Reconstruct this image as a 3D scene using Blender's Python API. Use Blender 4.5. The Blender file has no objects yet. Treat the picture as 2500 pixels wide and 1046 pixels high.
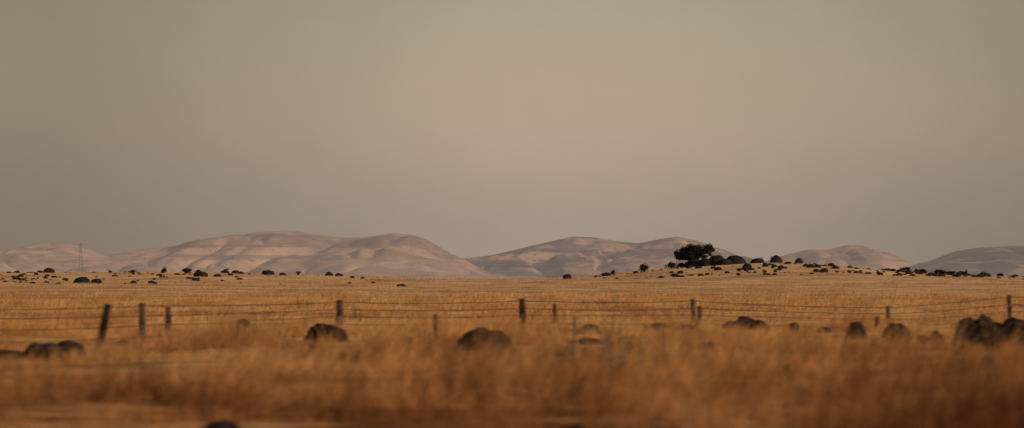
import bpy, math, random
import numpy as np
from mathutils import Vector, noise as mn

random.seed(7); rng=np.random.default_rng(11)
F=6944.0; HY=678.0; CH=2.0
sc=bpy.context.scene
sc.view_settings.view_transform='Standard'; sc.view_settings.look='None'
sc.view_settings.exposure=0

# ---------------------------------------------------------------- noise
def _h(i,j,s):
    n=(i.astype(np.int64)*374761393+j.astype(np.int64)*668265263+s*1274126177)&0x7fffffff
    n=((n^(n>>13))*1274126177)&0x7fffffff
    n=(n^(n>>16))
    return (n&0xffff)/65535.0
def vn(x,y,s=0):
    x=np.asarray(x,float); y=np.asarray(y,float)
    i=np.floor(x); j=np.floor(y); fx=x-i; fy=y-j
    fx=fx*fx*(3-2*fx); fy=fy*fy*(3-2*fy)
    a=_h(i,j,s); b=_h(i+1,j,s); c=_h(i,j+1,s); d=_h(i+1,j+1,s)
    return (a*(1-fx)+b*fx)*(1-fy)+(c*(1-fx)+d*fx)*fy
def fbm(x,y,s=0,o=4):
    r=0;a=.5;t=0
    for k in range(o):
        r=r+a*vn(x*2**k,y*2**k,s+k*17); t+=a; a*=.5
    return r/t
def sstep(a,b,x):
    t=np.clip((x-a)/(b-a),0,1); return t*t*(3-2*t)

RP=[(-900,668),(-200,665),(0,667),(300,667),(600,669),(800,674),(960,682),(1150,683.5),(1350,682.5),
    (1420,679),(1500,674),(1600,663),(1700,653),(1800,647),(1900,642),(1965,646),(2040,654),(2150,663),(2260,671),(2400,676),(2500,678),(2900,680)]
RPX=np.array([p[0] for p in RP],float); RPZ=np.array([CH+(HY-p[1])/F*560 for p in RP])
def gz(x,y):
    x=np.asarray(x,float); y=np.asarray(y,float)
    yy=np.maximum(y,30.)
    px=1250+x/560.*F
    zr=0
    for o,w in ((-30,.25),(0,.5),(30,.25)):
        zr=zr+w*np.interp(px+o,RPX,RPZ)
    zb=1.65
    # broad gentle rise, with the stony knoll standing on its far edge
    z=(zb*sstep(270,560,y)+(zr-zb)*sstep(430,560,y))*(1-sstep(650,1800,y))
    z=z+(fbm(x/7.,y/7.,3,3)-.5)*.34*sstep(10,40,yy)*(1-sstep(1500,3000,y))
    z=z+(fbm(x/30.,y/30.,5,3)-.5)*.55*sstep(300,520,y)*(1-sstep(1500,3000,y))
    return z
def gz1(x,y): return float(gz(np.array([x]),np.array([y]))[0])

def mesh_np(name,V,faces_list,mat,smooth=False,cols=None):
    me=bpy.data.meshes.new(name)
    V=np.asarray(V,np.float32)
    me.vertices.add(len(V)); me.vertices.foreach_set('co',V.ravel())
    nl=sum(f.size for f in faces_list); nf=sum(len(f) for f in faces_list)
    me.loops.add(nl); me.polygons.add(nf)
    me.loops.foreach_set('vertex_index',np.concatenate([f.ravel() for f in faces_list]).astype(np.int32))
    tot=np.concatenate([np.full(len(f),f.shape[1],np.int32) for f in faces_list])
    st=np.concatenate([[0],np.cumsum(tot)[:-1]]).astype(np.int32)
    me.polygons.foreach_set('loop_start',st); me.polygons.foreach_set('loop_total',tot)
    me.polygons.foreach_set('use_smooth',np.full(nf,smooth,bool))
    if cols is not None:
        a=me.attributes.new('rnd','FLOAT','POINT'); a.data.foreach_set('value',np.asarray(cols,np.float32))
    me.update(calc_edges=True); me.validate()
    if mat: me.materials.append(mat)
    ob=bpy.data.objects.new(name,me); sc.collection.objects.link(ob)
    return ob

# ---------------------------------------------------------------- materials
def newmat(name):
    m=bpy.data.materials.new(name); m.use_nodes=True
    nt=m.node_tree; nt.nodes.clear()
    return m,nt
def N(nt,t,**k):
    n=nt.nodes.new(t)
    for a,b in k.items(): setattr(n,a,b)
    return n
def noise(nt,vec,scale,detail=4,rough=.55,stretch=None):
    if stretch:
        mp=N(nt,'ShaderNodeMapping'); mp.inputs['Scale'].default_value=stretch
        nt.links.new(vec,mp.inputs[0]); vec=mp.outputs[0]
    n=N(nt,'ShaderNodeTexNoise'); n.inputs['Scale'].default_value=scale
    n.inputs['Detail'].default_value=detail; n.inputs['Roughness'].default_value=rough
    nt.links.new(vec,n.inputs['Vector']); return n.outputs['Fac']
def ramp(nt,fac,stops,interp='LINEAR'):
    r=N(nt,'ShaderNodeValToRGB'); e=r.color_ramp.elements; r.color_ramp.interpolation=interp
    while len(e)>1: e.remove(e[-1])
    e[0].position=stops[0][0]; e[0].color=(*stops[0][1],1)
    for p,c in stops[1:]:
        k=e.new(p); k.color=(*c,1)
    nt.links.new(fac,r.inputs[0]); return r.outputs[0]
def mix(nt,fac,a,b,mode='MIX'):
    m=N(nt,'ShaderNodeMix',data_type='RGBA',blend_type=mode)
    if isinstance(fac,(int,float)): m.inputs[0].default_value=fac
    else: nt.links.new(fac,m.inputs[0])
    for s,v in ((6,a),(7,b)):
        if isinstance(v,tuple): m.inputs[s].default_value=(*v,1)
        else: nt.links.new(v,m.inputs[s])
    return m.outputs[2]
def mrange(nt,v,a,b,c=0.,d=1.):
    m=N(nt,'ShaderNodeMapRange'); nt.links.new(v,m.inputs[0])
    for i,x in enumerate((a,b,c,d)): m.inputs[i+1].default_value=x
    return m.outputs[0]

def field_colour(nt):
    geo=N(nt,'ShaderNodeNewGeometry'); P=geo.outputs['Position']
    sep=N(nt,'ShaderNodeSeparateXYZ'); nt.links.new(P,sep.inputs[0])
    base=ramp(nt,noise(nt,P,.22,5,.6),[(.34,(.46,.21,.072)),(.5,(.70,.385,.145)),(.64,(.86,.54,.235))])
    pat=mrange(nt,noise(nt,P,.045,4,.6,(.7,1,1)),.52,.60,0,.85)
    base=mix(nt,pat,base,(.44,.18,.072))
    pat2=mrange(nt,noise(nt,P,.42,3,.6,(.5,1,1)),.54,.64,0,.8)
    base=mix(nt,pat2,base,(.27,.105,.042))
    near=mrange(nt,sep.outputs[1],36,92,1,0)
    vg=ramp(nt,noise(nt,P,.36,4,.6,(.55,1,1)),[(.38,(.11,.034,.013)),(.5,(.36,.15,.052)),(.62,(.80,.42,.165))])
    base=mix(nt,near,base,vg)  # near grass is redder; vignette darkening is painted into these tones too
    # redder grass up close, with lens vignette darkening painted into the ground colour
    ed=mrange(nt,sep.outputs[1],34,50,.45,0)
    base=mix(nt,ed,base,(.16,.055,.022))
    far=mrange(nt,sep.outputs[1],200,520,0,.75)
    fg=ramp(nt,noise(nt,P,.07,5,.65),[(.38,(.44,.22,.105)),(.5,(.68,.385,.19)),(.62,(.80,.50,.27))])
    base=mix(nt,far,base,fg)
    return base,P

def mat_ground():
    m,nt=newmat('dry_ground'); c,P=field_colour(nt)
    b=N(nt,'ShaderNodeBsdfDiffuse'); nt.links.new(c,b.inputs[0])
    bp=N(nt,'ShaderNodeBump'); bp.inputs['Strength'].default_value=.8; bp.inputs['Distance'].default_value=.3
    nt.links.new(noise(nt,P,1.6,6,.65),bp.inputs['Height']); nt.links.new(bp.outputs[0],b.inputs['Normal'])
    o=N(nt,'ShaderNodeOutputMaterial'); nt.links.new(b.outputs[0],o.inputs[0]); return m
def mat_grass():
    m,nt=newmat('dry_grass'); c,P=field_colour(nt)
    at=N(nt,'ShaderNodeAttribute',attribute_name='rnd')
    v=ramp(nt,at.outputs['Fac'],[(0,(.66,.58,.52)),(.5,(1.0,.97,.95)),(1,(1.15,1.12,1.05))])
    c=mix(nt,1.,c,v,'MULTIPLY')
    b=N(nt,'ShaderNodeBsdfDiffuse'); nt.links.new(c,b.inputs[0])
    t=N(nt,'ShaderNodeBsdfTranslucent'); nt.links.new(c,t.inputs[0])
    s=N(nt,'ShaderNodeMixShader'); s.inputs[0].default_value=.25
    nt.links.new(b.outputs[0],s.inputs[1]); nt.links.new(t.outputs[0],s.inputs[2])
    o=N(nt,'ShaderNodeOutputMaterial'); nt.links.new(s.outputs[0],o.inputs[0]); return m
def mat_simple(name,stops,scale,rough=.9,bump=.3,detail=4,bd=.1):
    m,nt=newmat(name); geo=N(nt,'ShaderNodeNewGeometry'); P=geo.outputs['Position']
    f=noise(nt,P,scale,detail); c=ramp(nt,f,stops)
    b=N(nt,'ShaderNodeBsdfPrincipled'); nt.links.new(c,b.inputs['Base Color']); b.inputs['Roughness'].default_value=rough
    b.inputs['Specular IOR Level'].default_value=.05
    if bump:
        bp=N(nt,'ShaderNodeBump'); bp.inputs['Strength'].default_value=bump; bp.inputs['Distance'].default_value=bd
        nt.links.new(noise(nt,P,scale*2.5,5),bp.inputs['Height']); nt.links.new(bp.outputs[0],b.inputs['Normal'])
    o=N(nt,'ShaderNodeOutputMaterial'); nt.links.new(b.outputs[0],o.inputs[0]); return m
def mat_hill(dark):
    m,nt=newmat('hazy_hill'); geo=N(nt,'ShaderNodeNewGeometry'); P=geo.outputs['Position']
    base=ramp(nt,noise(nt,P,.004,5,.55),[(.35,(.44,.25,.17)),(.62,(.57,.35,.225))])
    fine=mrange(nt,noise(nt,P,.018,5,.6,(1,.5,1.2)),.48,.64,0,.45)
    base=mix(nt,fine,base,(.25,.155,.125))
    st=noise(nt,P,1.0,4,.6,(.0013,.0010,.055))
    ms=noise(nt,P,.0032,5,.65)
    a=mrange(nt,st,.50,.56); b2=mrange(nt,ms,.42,.52,0,.95 if dark else .5)
    mu=N(nt,'ShaderNodeMath',operation='MULTIPLY'); nt.links.new(a,mu.inputs[0]); nt.links.new(b2,mu.inputs[1])
    base=mix(nt,mu.outputs[0],base,(.07,.068,.085))
    if dark:
        g=mrange(nt,noise(nt,P,.0055,5,.65,(1,.5,1.6)),.46,.54,0,.85)
        base=mix(nt,g,base,(.10,.095,.12))
    sc=mrange(nt,noise(nt,P,.035,4,.6,(1,.6,1.6)),.60,.66,0,.6)
    base=mix(nt,sc,base,(.09,.075,.075))
    b=N(nt,'ShaderNodeBsdfDiffuse'); nt.links.new(base,b.inputs[0])
    bp=N(nt,'ShaderNodeBump'); bp.inputs['Strength'].default_value=.5; bp.inputs['Distance'].default_value=14
    nt.links.new(noise(nt,P,.01,5,.6),bp.inputs['Height']); nt.links.new(bp.outputs[0],b.inputs['Normal'])
    # distance haze painted on the slope: airlight mixed in as surface emission
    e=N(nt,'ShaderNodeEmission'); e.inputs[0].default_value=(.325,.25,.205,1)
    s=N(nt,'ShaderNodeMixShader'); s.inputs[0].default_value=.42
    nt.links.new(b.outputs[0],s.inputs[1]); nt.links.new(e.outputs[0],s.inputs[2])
    o=N(nt,'ShaderNodeOutputMaterial'); nt.links.new(s.outputs[0],o.inputs[0]); return m

MG=mat_ground(); MGR=mat_grass()
MROCK=mat_simple('basalt',[(.32,(.012,.009,.009)),(.52,(.026,.019,.017)),(.64,(.075,.047,.033))],5,.98,.9,5,.15)
MLEAF=mat_simple('dark_foliage',[(.35,(.017,.015,.012)),(.6,(.034,.028,.018))],1.5,.9,0)
MBARK=mat_simple('bark',[(.4,(.04,.028,.02)),(.6,(.08,.055,.04))],3,.95,.3)
MPOST=mat_simple('weathered_wood',[(.4,(.06,.035,.027)),(.65,(.13,.08,.058))],6,.9,.3)
MPOSTD=mat_simple('dark_weathered_wood',[(.4,(.016,.010,.010)),(.65,(.035,.022,.018))],6,.9,.3)
MWIRE=mat_simple('rusty_wire',[(.4,(.03,.017,.012)),(.6,(.055,.03,.022))],9,.7,0)
MWEED=mat_simple('sage_weed',[(.35,(.085,.08,.038)),(.6,(.17,.14,.07))],2,.9,0)
MSTEEL=mat_simple('galvanised_steel',[(.4,(.22,.18,.165)),(.6,(.27,.22,.2))],.2,.7,0)

# ---------------------------------------------------------------- ground
az=np.concatenate([np.linspace(-180,-16,42)[:-1],np.linspace(-16,16,420),np.linspace(16,180,42)[1:-1]])
az=np.radians(az); rr=np.concatenate([[0.5,5,15,25],np.geomspace(30,900,420),np.geomspace(940,45000,50)])
A,R=np.meshgrid(az,rr); X=R*np.sin(A); Y=R*np.cos(A); Z=gz(X,Y)
na=len(az); nr=len(rr)
V=np.stack([X,Y,Z],-1).reshape(-1,3)
V=np.vstack([V,[[0,0,0]]])
i,j=np.meshgrid(np.arange(nr-1),np.arange(na),indexing='ij'); j2=(j+1)%na
q=np.stack([i*na+j,i*na+j2,(i+1)*na+j2,(i+1)*na+j],-1).reshape(-1,4)
jj=np.arange(na); tri=np.stack([np.full(na,len(V)-1),(jj+1)%na,jj],-1)
mesh_np('ground',V,[q[:,::-1],tri[:,::-1]],MG,True)

# ---------------------------------------------------------------- boulders
RB=[(10,874,95,26),(105,872,90,42),(172,868,80,42),(140,874,60,28),(303,842,36,15),(797,836,108,46),(1180,853,124,52),(1150,850,60,36),(828,836,40,30),
    (1438,816,54,25),(1436,846,60,15),(1608,815,66,26),(1674,815,64,24),(1780,810,38,25),(1818,806,52,34),(1852,807,42,27),
    (1735,858,80,22),(1808,860,54,16),(2090,827,50,42),(2186,835,66,46),(2205,835,34,28),(2252,840,32,24),(2285,840,40,33),
    (2348,852,52,40),(2385,854,66,42),(2432,855,62,42),(2478,855,64,44),(2510,852,54,50),(2362,842,60,66),(2402,842,64,72),(2440,840,50,50),(2472,840,56,62),(2505,840,56,58),
    (595,803,32,24),(1938,810,26,23),(2012,815,34,13),
    (540,1068,95,30),(1402,1066,70,30)]
RXY=np.array([((b[0]-1250)/F*(CH*F/(b[1]-HY)),CH*F/(b[1]-HY),b[2]/F*(CH*F/(b[1]-HY))) for b in RB])

# ---------------------------------------------------------------- grass
def sample(n,d0,d1,power=1.0,half=.205):
    u=rng.random(n); d=(d0**(2*power)+u*(d1**(2*power)-d0**(2*power)))**(1/(2*power))
    x=(rng.random(n)*2-1)*d*half
    return x,d
def blades(n,d0,d1,h0,h1,w0,w1,clump,cl,thr=.42):
    x,y=sample(n,d0,d1)
    k=n//cl; cx=x[:k].repeat(cl); cy=y[:k].repeat(cl); n=k*cl
    ts=(.4+1.2*rng.random(k)**2).repeat(cl)
    x=cx+rng.normal(0,clump,n); y=cy+rng.normal(0,clump,n)
    dens=fbm(x/2.6,y/2.0,40,3)
    keep=dens>thr+.1*rng.random(n); x=x[keep];y=y[keep];dens=dens[keep];ts=ts[keep]; n=len(x)
    tall=(.35+1.2*fbm(x/4.,y/4.,60,3))*ts*(.6+1.6*np.clip(dens-thr,0,.4)/.25)
    h=(h0+(h1-h0)*rng.random(n)**1.5)*tall; w=w0+(w1-w0)*rng.random(n)
    if d0<120:   # stony soil around the boulders: shorter growth
        near=np.full(n,1.)
        for bx,by,bw in RXY:
            dd=np.maximum(np.abs(x-bx)/(bw*.9+.3),np.where(y<by,(by-y)/6.,(y-by)/1.5))
            near=np.minimum(near,np.clip(.45+.55*sstep(.6,1.2,dd),0,1))
        h=h*near
    z=gz(x,y)-.03
    a=rng.random(n)*math.pi; dx=np.cos(a)*w/2; dy=np.sin(a)*w/2
    la=rng.random(n)*2*math.pi; lean=h*(.15+.6*rng.random(n)); lx=np.cos(la)*lean+.25*h; ly=np.sin(la)*lean
    P=np.stack
    v=np.empty((n,5,3))
    v[:,0]=P([x-dx,y-dy,z],-1); v[:,1]=P([x+dx,y+dy,z],-1)
    v[:,2]=P([x+dx*.8+lx*.35,y+dy*.8+ly*.35,z+h*.6],-1); v[:,3]=P([x-dx*.8+lx*.35,y-dy*.8+ly*.35,z+h*.6],-1)
    v[:,4]=P([x+lx,y+ly,z+h],-1)
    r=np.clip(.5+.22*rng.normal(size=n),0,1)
    c=np.stack([r*.4,r*.4,r,r,np.clip(r*1.15,0,1)],-1)  # random tone per blade; ground-level shadow painted in as darker roots
    return v.reshape(-1,3),c.reshape(-1),n
VV=[];CC=[];n0=0
for args in [(300000,33,110,.10,.33,.008,.018,.10,12),
             (3500,38,78,.35,.75,.010,.020,.07,14,.40),      # isolated taller tufts
             (190000,100,300,.10,.24,.018,.035,.25,5),
             (130000,280,720,.06,.15,.04,.09,.8,3,.36)]:
    v,c,n=blades(*args); VV.append(v);CC.append(c);n0+=n
V=np.vstack(VV); C=np.concatenate(CC); b=np.arange(n0)[:,None]*5
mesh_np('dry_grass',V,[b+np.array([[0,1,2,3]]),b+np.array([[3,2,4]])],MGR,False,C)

# ---------------------------------------------------------------- hills
def hill(pts,D,L,mat,seed,res=4.0,rough=1.0):
    px=np.array([p[0] for p in pts],float); pz=np.array([CH+(HY-p[1])/F*D for p in pts])
    pz=np.maximum(pz,-8)
    xs_px=np.arange(px[0],px[-1]+.1,res); xs=(xs_px-1250)/F*D
    zr0=np.interp(xs_px,px,pz); k=np.hanning(9); k/=k.sum()
    zr=np.convolve(np.pad(zr0,4,'edge'),k,'valid')
    t=np.concatenate([np.linspace(-1,0,140),np.linspace(0,1,30)[1:]])
    T,XX=np.meshgrid(t,xs,indexing='ij')
    Lx=L*(.6+.8*fbm(XX/420.,XX*0+seed,seed,3))
    YY=D+np.where(T<0,T*Lx,T*L)
    at=np.abs(T)
    warp=(fbm(XX/600.,YY/600.,seed+3,3)-.5)*420*np.clip(at*1.6,0,1)
    ZR=np.interp((XX+warp),xs,zr)
    g=(.5+.5*np.cos(math.pi*at))**.85
    side=np.clip(4*at*(1-at),0,1)
    def gl(sx,sy,s,lo,o=3):
        q=1-np.abs(2*fbm((XX+warp*.6)/sx,YY/sy,s,o)-1); return np.clip((q-lo)/(1-lo),0,1)**1.4
    Zp=np.maximum(ZR,0)
    Z=ZR*g-side*Zp*rough*(.24*gl(300.,1100.,seed+9,.72)+.11*gl(100.,500.,seed+21,.7))+(fbm(XX/150.,YY/200.,seed+5,3)-.5)*8*rough*side
    Z=Z+(fbm(XX/35.,YY/60.,seed+31,3)-.5)*1.8
    Z=Z-3*sstep(.9,1,at)
    n=len(xs); m=len(t)
    V=np.stack([XX,YY,Z],-1).reshape(-1,3)
    i,j=np.meshgrid(np.arange(m-1),np.arange(n-1),indexing='ij')
    q=np.stack([i*n+j,i*n+j+1,(i+1)*n+j+1,(i+1)*n+j],-1).reshape(-1,4)
    return mesh_np('hill',V,[q],mat,True)
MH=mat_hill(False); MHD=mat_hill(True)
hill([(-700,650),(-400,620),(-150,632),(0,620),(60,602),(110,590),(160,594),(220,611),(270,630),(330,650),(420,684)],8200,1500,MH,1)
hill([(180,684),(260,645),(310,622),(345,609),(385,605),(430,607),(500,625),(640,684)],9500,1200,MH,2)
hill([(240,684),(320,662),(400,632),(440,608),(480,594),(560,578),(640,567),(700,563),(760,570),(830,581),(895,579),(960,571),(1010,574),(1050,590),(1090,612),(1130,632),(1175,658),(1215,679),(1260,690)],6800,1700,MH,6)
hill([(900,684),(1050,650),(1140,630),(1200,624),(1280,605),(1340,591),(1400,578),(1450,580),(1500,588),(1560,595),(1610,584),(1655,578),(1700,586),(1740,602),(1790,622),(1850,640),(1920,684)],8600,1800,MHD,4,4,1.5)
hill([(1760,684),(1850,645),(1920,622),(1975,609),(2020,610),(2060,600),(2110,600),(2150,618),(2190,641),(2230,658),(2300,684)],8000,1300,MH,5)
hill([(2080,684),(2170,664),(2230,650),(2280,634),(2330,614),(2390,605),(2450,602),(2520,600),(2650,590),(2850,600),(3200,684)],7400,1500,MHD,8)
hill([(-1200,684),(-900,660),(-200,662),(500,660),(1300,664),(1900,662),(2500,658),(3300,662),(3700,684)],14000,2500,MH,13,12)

# ---------------------------------------------------------------- rocks
def rock_geo(cx,cy,cz,w,h,d,seed,sub=4):
    import bmesh
    bm=bmesh.new(); bmesh.ops.create_icosphere(bm,subdivisions=sub,radius=1)
    off=Vector((seed*3.17,seed*1.7,seed*.9)); vs=[]
    for v in bm.verts:
        p=v.co.normalized()
        r=1+.20*mn.noise(p*1.2+off)+.16*mn.noise(p*2.7+off)+.09*mn.noise(p*6+off)+.05*mn.noise(p*13+off)
        q=p*r
        for kx in range(4):
            nrm=Vector((math.sin(seed*2+kx*2.1),math.cos(seed*1.1+kx*1.7),math.sin(seed+kx)*.4)).normalized()
            dd=q.dot(nrm)-.90
            if dd>0: q=q-nrm*dd*.7
        qz=math.copysign(abs(q.z)**.8,q.z)
        vs.append((cx+q.x*w/2, cy+q.y*d/2, cz+qz*h))
    fs=[tuple(v.index for v in f.verts) for f in bm.faces]; bm.free()
    return vs,fs
def mk(name,vs,fs,mat,smooth=True):
    me=bpy.data.meshes.new(name); me.from_pydata(vs,[],fs); me.materials.append(mat)
    for p in me.polygons: p.use_smooth=smooth
    ob=bpy.data.objects.new(name,me); sc.collection.objects.link(ob); return ob
seed=[1]
def boulder_at(px,base,w,h,D=None):
    if D is None: D=CH*F/(base-HY)
    x=(px-1250)/F*D; wm=w/F*D; hm=h/F*D
    z0=CH+(HY-base)/F*D
    z=min(max(gz1(x,D),z0-.05),z0+.12)
    seed[0]+=1
    vs,fs=rock_geo(x,D,z,wm*1.06,hm*1.0,wm*.9,seed[0])
    return mk('boulder',vs,fs,MROCK)
for b in RB: boulder_at(*b)
boulder_at(981,713,34,17,408)
boulder_at(968,713,14,8,408)
def scatter_rocks(name,lst):
    vs=[];fs=[]
    for (px,py,w,h,D) in lst:
        x=(px-1250)/F*D; z=gz1(x,D); seed[0]+=1
        v,f=rock_geo(x,D,z+.02,w/F*D,h/F*D,w/F*D,seed[0],2)
        o=len(vs); vs+=v; fs+=[tuple(a+o for a in t) for t in f]
    return mk(name,vs,fs,MROCK)
L=[]
cent=[random.uniform(0,900) for _ in range(13)]
for k in range(125):
    px=random.choice([random.uniform(-80,940)]+[random.gauss(random.choice(cent),18)]*2); D=random.uniform(430,575)
    w=random.uniform(5,20)*random.uniform(.45,1.1); L.append((px,0,w,w*random.uniform(.25,.42),D))
for px,w,D in [(40,22,480),(160,16,470),(200,42,440),(236,28,440),(370,18,440),(490,38,500),(530,20,500),(655,34,545),(690,20,530),(120,30,560),(803,22,555),(828,22,555),(550,22,560),(576,22,560),(860,14,520),(885,12,520)]:
    L.append((px,0,w,w*.36,D))
scatter_rocks('rocky_outcrop',L)
L=[]
for k in range(270):
    px=random.choice([random.gauss(1800,150),random.uniform(1450,2500),random.gauss(2200,130)]); D=random.uniform(480,575)
    if px<1450: continue
    w=random.uniform(7,24)*random.uniform(.45,1); L.append((px,0,w,w*random.uniform(.25,.45),D))
for px,w,D,h in [(1385,22,545,11),(1480,26,545,9),(1750,50,556,25),(1795,58,556,21),(1700,64,558,17),(1850,34,556,12),(1895,34,556,18),(1950,20,556,14),(1825,24,520,12),(1725,44,556,20),(1770,40,553,16)]:
    L.append((px,0,w,h,D))
scatter_rocks('rocky_outcrop',L)

# ---------------------------------------------------------------- shrubs and tree
def leaf_cloud(blobs,n,size):
    vol=np.array([b[3]*b[4]*b[5] for b in blobs])**.7; vol/=vol.sum()
    idx=rng.choice(len(blobs),n,p=vol); B=np.array(blobs)[idx]
    d=rng.normal(size=(n,3)); d/=np.linalg.norm(d,axis=1)[:,None]; r=rng.random(n)[:,None]**.45
    r=r*(1+.12*rng.normal(size=(n,1)))
    c=B[:,:3]+d*r*B[:,3:6]
    a=rng.normal(size=(n,3)); a/=np.linalg.norm(a,axis=1)[:,None]
    b=np.cross(a,rng.normal(size=(n,3))); b/=np.linalg.norm(b,axis=1)[:,None]
    s=size*(.5+rng.random((n,1)))
    v=np.stack([c-a*s,c-b*s*.5,c+a*s,c+b*s*.5],1).reshape(-1,3)
    f=np.arange(n)[:,None]*4+np.array([[0,1,2,3]])
    return v,f
def tube(vs,fs,p0,p1,r0,r1,n=7):
    p0=Vector(p0);p1=Vector(p1); d=(p1-p0).normalized(); u=d.orthogonal().normalized(); w=d.cross(u); o=len(vs)
    for p,r in ((p0,r0),(p1,r1)):
        for k in range(n):
            a=2*math.pi*k/n; vs.append(tuple(p+(u*math.cos(a)+w*math.sin(a))*r))
    for k in range(n): fs.append((o+k,o+(k+1)%n,o+n+(k+1)%n,o+n+k))
    fs.append(tuple(o+n+k for k in range(n))); fs.append(tuple(o+k for k in reversed(range(n))))
def empty(name,loc=(0,0,0)):
    e=bpy.data.objects.new(name,None); e.location=loc; sc.collection.objects.link(e); return e
def shrub(px,D,w,h,nm='shrub'):
    x=(px-1250)/F*D; wm=w/F*D; hm=h/F*D; z=gz1(x,D)
    par=empty(nm); bl=[]
    for k in range(9):
        a=random.uniform(0,6.28); r=random.uniform(.0,.34)*wm
        s=random.uniform(.16,.27)
        bl.append((x+math.cos(a)*r,D+math.sin(a)*r,z+hm*random.uniform(.25,.72),wm*s,wm*s,hm*random.uniform(.2,.33)))
    v,f=leaf_cloud(bl,800,max(.07,wm*.045)); o=mesh_np('foliage',v,[f],MLEAF); o.parent=par
    vs=[];fs=[]
    for b in bl: tube(vs,fs,(x,D,z-.05),(b[0],b[1],b[2]),.05,.015,5)
    s=mk('stems',vs,fs,MBARK); s.parent=par
for s in [(1573,558,34,24),(1637,558,34,20),(1497,556,16,17),(1474,556,16,9),(1665,560,38,16),(1715,559,44,20),(1750,561,44,26),(1795,561,50,22),(1895,562,34,21),(1950,562,22,17),(1855,560,26,14),
          (120,560,30,14),(325,560,20,10),(400,560,26,15),(458,560,30,14),(483,560,16,9),(551,562,18,12),(655,560,28,12),(728,560,16,13),(803,560,20,11),(826,560,16,9),(270,558,14,8),
          (2290,560,44,16),(2345,560,38,14),(2250,560,40,16),(2400,560,30,13),(2358,560,7,20),(2210,556,34,13),(2440,556,30,10),(2320,556,40,12)]:
    shrub(*s)
D=560; u=D/F
def TP(px,py,dy=0): return ((px-1250)*u,D+dy,CH+(HY-py)*u)
tree=empty('oak_tree')
x0=(1682-1250)*u; zb=gz1(x0,D)
vs=[];fs=[]
base=Vector((x0,D,zb-.2)); 
fork=Vector(TP(1684,636)); tube(vs,fs,base,fork,.42,.30,9)
limbs=[(1660,618,-.6),(1672,610,.8),(1690,604,0),(1706,608,-.9),(1712,616,.7),(1727,606,.2),(1655,626,.3)]
for px,py,dy in limbs:
    e=Vector(TP(px,py,dy)); m=fork.lerp(e,.5)+Vector((0,0,-.15)); tube(vs,fs,fork,m,.2,.13); tube(vs,fs,m,e,.13,.05)
    for k in range(3):
        q=e+Vector((random.uniform(-.9,.9),random.uniform(-.8,.8),random.uniform(-.1,.7))); tube(vs,fs,m.lerp(e,.6),q,.05,.015,5)
t=mk('trunk',vs,fs,MBARK); t.parent=tree
bl=[]
def B(px,py,w,h,dy=0,dd=None): 
    p=TP(px,py,dy); bl.append((p[0],p[1],p[2],w*u/2,(dd or w)*u/2,h*u/2))
for a in [(1660,621,28,24,0),(1655,628,18,14,-1),(1672,612,26,22,1),(1686,606,28,22,0),(1694,612,30,26,-1),(1680,622,34,22,-1),(1706,607,22,20,1),(1712,615,22,20,-.5),
          (1722,608,20,20,.5),(1731,604,20,18,0),(1738,610,14,14,.4),(1727,614,18,16,-.5),(1700,624,30,18,.8),(1668,630,30,14,0),(1650,618,12,12,0),(1734,622,12,10,.3),(1718,627,20,12,0),(1690,632,28,12,0)]:
    B(*a)
v,f=leaf_cloud(bl,10000,.13); o=mesh_np('crown',v,[f],MLEAF); o.parent=tree

# ---------------------------------------------------------------- weeds
vs=[];fs=[]
def weed(px,base,h,n=1):
    D=CH*F/(base-HY)
    for k in range(n+1):
        x=(px-1250)/F*D+random.gauss(0,.12); y=D+random.gauss(0,.3); z=gz1(x,y); H=h/F*D*random.uniform(.6,1.0)
        p=Vector((x,y,z)); q=p+Vector((random.uniform(-.08,.08),random.uniform(-.05,.05),H)); tube(vs,fs,p,q,.010,.005,4)
        for m in range(42):
            t=random.uniform(.1,1); c=p.lerp(q,t); a=random.uniform(0,6.28); l=random.uniform(.04,.14)*(1.25-t*.6)
            e=c+Vector((math.cos(a)*l,math.sin(a)*l,l*.7)); s=Vector((-math.sin(a),math.cos(a),0))*.015
            o=len(vs); vs.extend([tuple(c),tuple((c+e)/2+s),tuple(e),tuple((c+e)/2-s)]); fs.append((o,o+1,o+2,o+3))
for a in [(1500,945,130,4),(1512,940,100,3),(1558,940,80,3),(1355,915,70,3),(1390,915,95,3),(1405,900,80,2),(1430,905,60,2),(1640,900,60,2),(1660,890,60,1),(870,890,40,2),
          (1010,870,80,2),(1062,855,80,2),(1130,900,60,2),(1210,900,60,2),(590,830,50,3),(600,815,40,2),(2355,900,60,2),(2420,910,50,2),(1945,930,60,1),(1490,850,70,2),(1545,860,40,2),
          (870,790,40,2),(1400,830,70,2),(700,880,70,2),(760,870,50,2),(2060,860,40,1),(1250,880,60,2),(1330,830,40,1),(1700,830,60,1),(1880,740,40,1)]:
    weed(*a)
mk('tall_weeds',vs,fs,MWEED,False)

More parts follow.
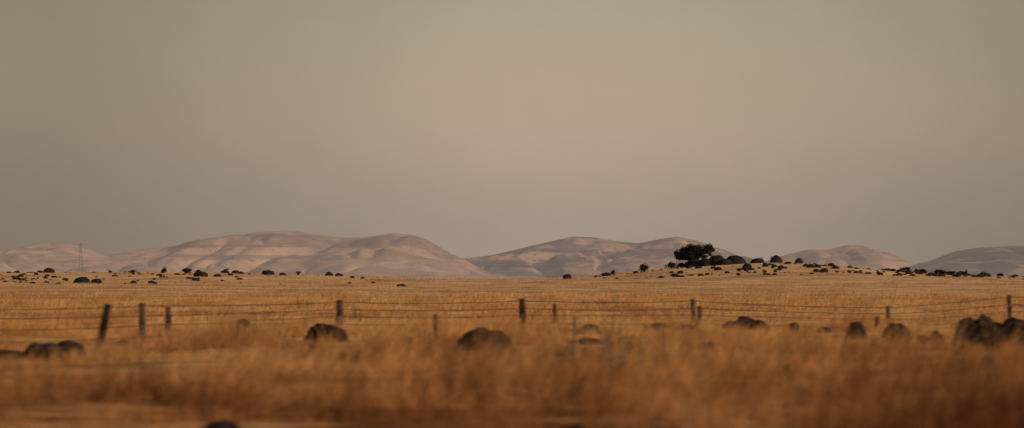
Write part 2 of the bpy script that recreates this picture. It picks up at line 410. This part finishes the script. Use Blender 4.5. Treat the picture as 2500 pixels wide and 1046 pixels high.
# ---------------------------------------------------------------- fence
fence=empty('wire_fence')
def post(px_b,base,px_t,top,wpx,mat=MPOST,D=None):
    D=D or CH*F/(base-HY)
    x=(px_b-1250)/F*D; z=min(gz1(x,D),CH+(HY-base)/F*D)
    xt=(px_t-1250)/F*D; zt=CH+(HY-top)/F*D
    r=wpx/F*D/2; vs=[];fs=[]
    p0=Vector((x,D,z-.1)); p1=Vector((xt,D+.02,zt)); pm=p0.lerp(p1,.5)+Vector((r*.15,0,0))
    tube(vs,fs,p0,pm,r*1.08,r,9); tube(vs,fs,pm,p1,r,r*.88,9)
    o=mk('post',vs,fs,mat); o.parent=fence; return p0,p1
post(237,857,264,743,20,MPOSTD)
P={}
P['a']=post(-170,850,-172,745,15)
P['b']=post(346,832,347,740,17)
P['c']=post(828,802,829,733,17)
P['d']=post(1274,800,1274,730,17,MPOSTD)
P['e']=post(1692,798,1691,730,13)
P['f']=post(2168,802,2167,748,12)
P['g']=post(2464,790,2463,720,12)
P['h']=post(2760,800,2760,726,12)
for a in [(411,815,411,750,15),(1355,796,1354,742,11),(1707,798,1708,748,12),(2140,812,2141,773,12),(1062,840,1063,768,9),(2452,800,2452,765,6)]: post(*a)
vs=[];fs=[]
order='abcdefgh'
for fr in (.93,.70,.48,.22):
    for a,b in zip(order[:-1],order[1:]):
        p=P[a][0].lerp(P[a][1],fr); q=P[b][0].lerp(P[b][1],fr); p.y-=.1; q.y-=.1
        L=12; prev=p; sag=random.uniform(.02,.09)
        for k in range(1,L+1):
            t=k/L; c=p.lerp(q,t); c.z-=sag*4*t*(1-t)
            tube(vs,fs,prev,c,.0125,.0125,5); prev=c
w=mk('wires',vs,fs,MWIRE); w.parent=fence

# ---------------------------------------------------------------- transmission tower
tw=empty('transmission_tower'); vs=[];fs=[]
D=3800; x0=(197-1250)/F*D; z0=gz1(x0,D); H=CH+(HY-594)/F*D-z0
def wd(t): return 3.2*(1-t)**1.2+.6
lv=[0,.2,.38,.54,.68,.8,.9,1]
for sx in (-1,1):
    for sy in (-1,1):
        for a,b in zip(lv[:-1],lv[1:]):
            tube(vs,fs,(x0+sx*wd(a),D+sy*wd(a),z0+a*H),(x0+sx*wd(b),D+sy*wd(b),z0+b*H),.13,.13,4)
for a,b in zip(lv[:-1],lv[1:]):
    for sy in (-1,1):
        for sx in (-1,1):
            tube(vs,fs,(x0+sx*wd(a),D+sy*wd(a),z0+a*H),(x0-sx*wd(b),D+sy*wd(b),z0+b*H),.06,.06,4)
            tube(vs,fs,(x0+sy*wd(a),D+sx*wd(a),z0+a*H),(x0+sy*wd(b),D-sx*wd(b),z0+b*H),.06,.06,4)
for t in (.74,.86,.96):
    tube(vs,fs,(x0-5,D,z0+t*H),(x0+5,D,z0+t*H),.12,.12,4)
    for s in (-1,1): tube(vs,fs,(x0+s*5,D,z0+t*H),(x0+s*.6,D,z0+(t+.04)*H),.08,.08,4)
o=mk('lattice',vs,fs,MSTEEL,False); o.parent=tw

# ---------------------------------------------------------------- light, sky
el=math.radians(17); saz=math.radians(116)
sd=Vector((math.sin(saz)*math.cos(el),math.cos(saz)*math.cos(el),math.sin(el)))
sl=bpy.data.lights.new('sun','SUN'); sl.energy=2.3; sl.angle=math.radians(.6); sl.color=(1,.82,.64)
so=bpy.data.objects.new('sun',sl); so.rotation_euler=sd.to_track_quat('Z','Y').to_euler(); so.location=(0,0,50); sc.collection.objects.link(so)
w=bpy.data.worlds.new('World'); sc.world=w; w.use_nodes=True; nt=w.node_tree; nt.nodes.clear()
sky=N(nt,'ShaderNodeTexSky'); sky.sky_type='NISHITA'; sky.sun_disc=False; sky.sun_elevation=el; sky.sun_rotation=saz
sky.dust_density=4; sky.air_density=1.2
tc=N(nt,'ShaderNodeTexCoord'); sp=N(nt,'ShaderNodeSeparateXYZ'); nt.links.new(tc.outputs['Generated'],sp.inputs[0])
def hz(r,g,b): 
    f=lambda c:((c/255+.055)/1.055)**2.4
    return (f(r),f(g),f(b))
zf=mrange(nt,sp.outputs[2],0,.10)
col=ramp(nt,zf,[(0,hz(158,143,128)),(.25,hz(161,146,130)),(.5,hz(175,159,136)),(.75,hz(177,162,136)),(1,hz(166,157,135))],'B_SPLINE')
ab=N(nt,'ShaderNodeMath',operation='SUBTRACT'); nt.links.new(sp.outputs[0],ab.inputs[0]); ab.inputs[1].default_value=.025
ab2=N(nt,'ShaderNodeMath',operation='ABSOLUTE'); nt.links.new(ab.outputs[0],ab2.inputs[0])
fx=mrange(nt,ab2.outputs[0],.0,.21,1.03,.66); nt.nodes[-1].interpolation_type='SMOOTHSTEP'  # vignette painted into the sky colour: dims towards both sides
cx=N(nt,'ShaderNodeCombineColor'); 
for k in range(3): nt.links.new(fx,cx.inputs[k])
col=mix(nt,1.,col,cx.outputs[0],'MULTIPLY')
dn=mrange(nt,noise(nt,tc.outputs['Generated'],11,5,.6,(1,1,1.2)),.3,.7,.95,1.05)
c2=N(nt,'ShaderNodeCombineColor')
for k in range(3): nt.links.new(dn,c2.inputs[k])
col=mix(nt,1.,col,c2.outputs[0],'MULTIPLY')
sc10=N(nt,'ShaderNodeVectorMath',operation='SCALE'); nt.links.new(col,sc10.inputs[0]); sc10.inputs['Scale'].default_value=10
hf=mrange(nt,sp.outputs[2],.10,.5,1,.15)
fin=mix(nt,hf,sky.outputs[0],sc10.outputs[0])
bg=N(nt,'ShaderNodeBackground'); bg.inputs[1].default_value=.1; nt.links.new(fin,bg.inputs[0])
wo=N(nt,'ShaderNodeOutputWorld'); nt.links.new(bg.outputs[0],wo.inputs[0])

# ---------------------------------------------------------------- camera
cd=bpy.data.cameras.new('camera'); cam=bpy.data.objects.new('camera',cd); sc.collection.objects.link(cam)
cd.sensor_width=36; cd.lens=100; cd.clip_start=.1; cd.clip_end=100000
cam.location=(0,0,CH); cam.rotation_euler=(math.radians(90)+math.atan((HY-523)/F),0,0)
cd.dof.use_dof=True; cd.dof.focus_distance=700; cd.dof.aperture_fstop=1.25; cd.dof.aperture_ratio=.5
sc.camera=cam
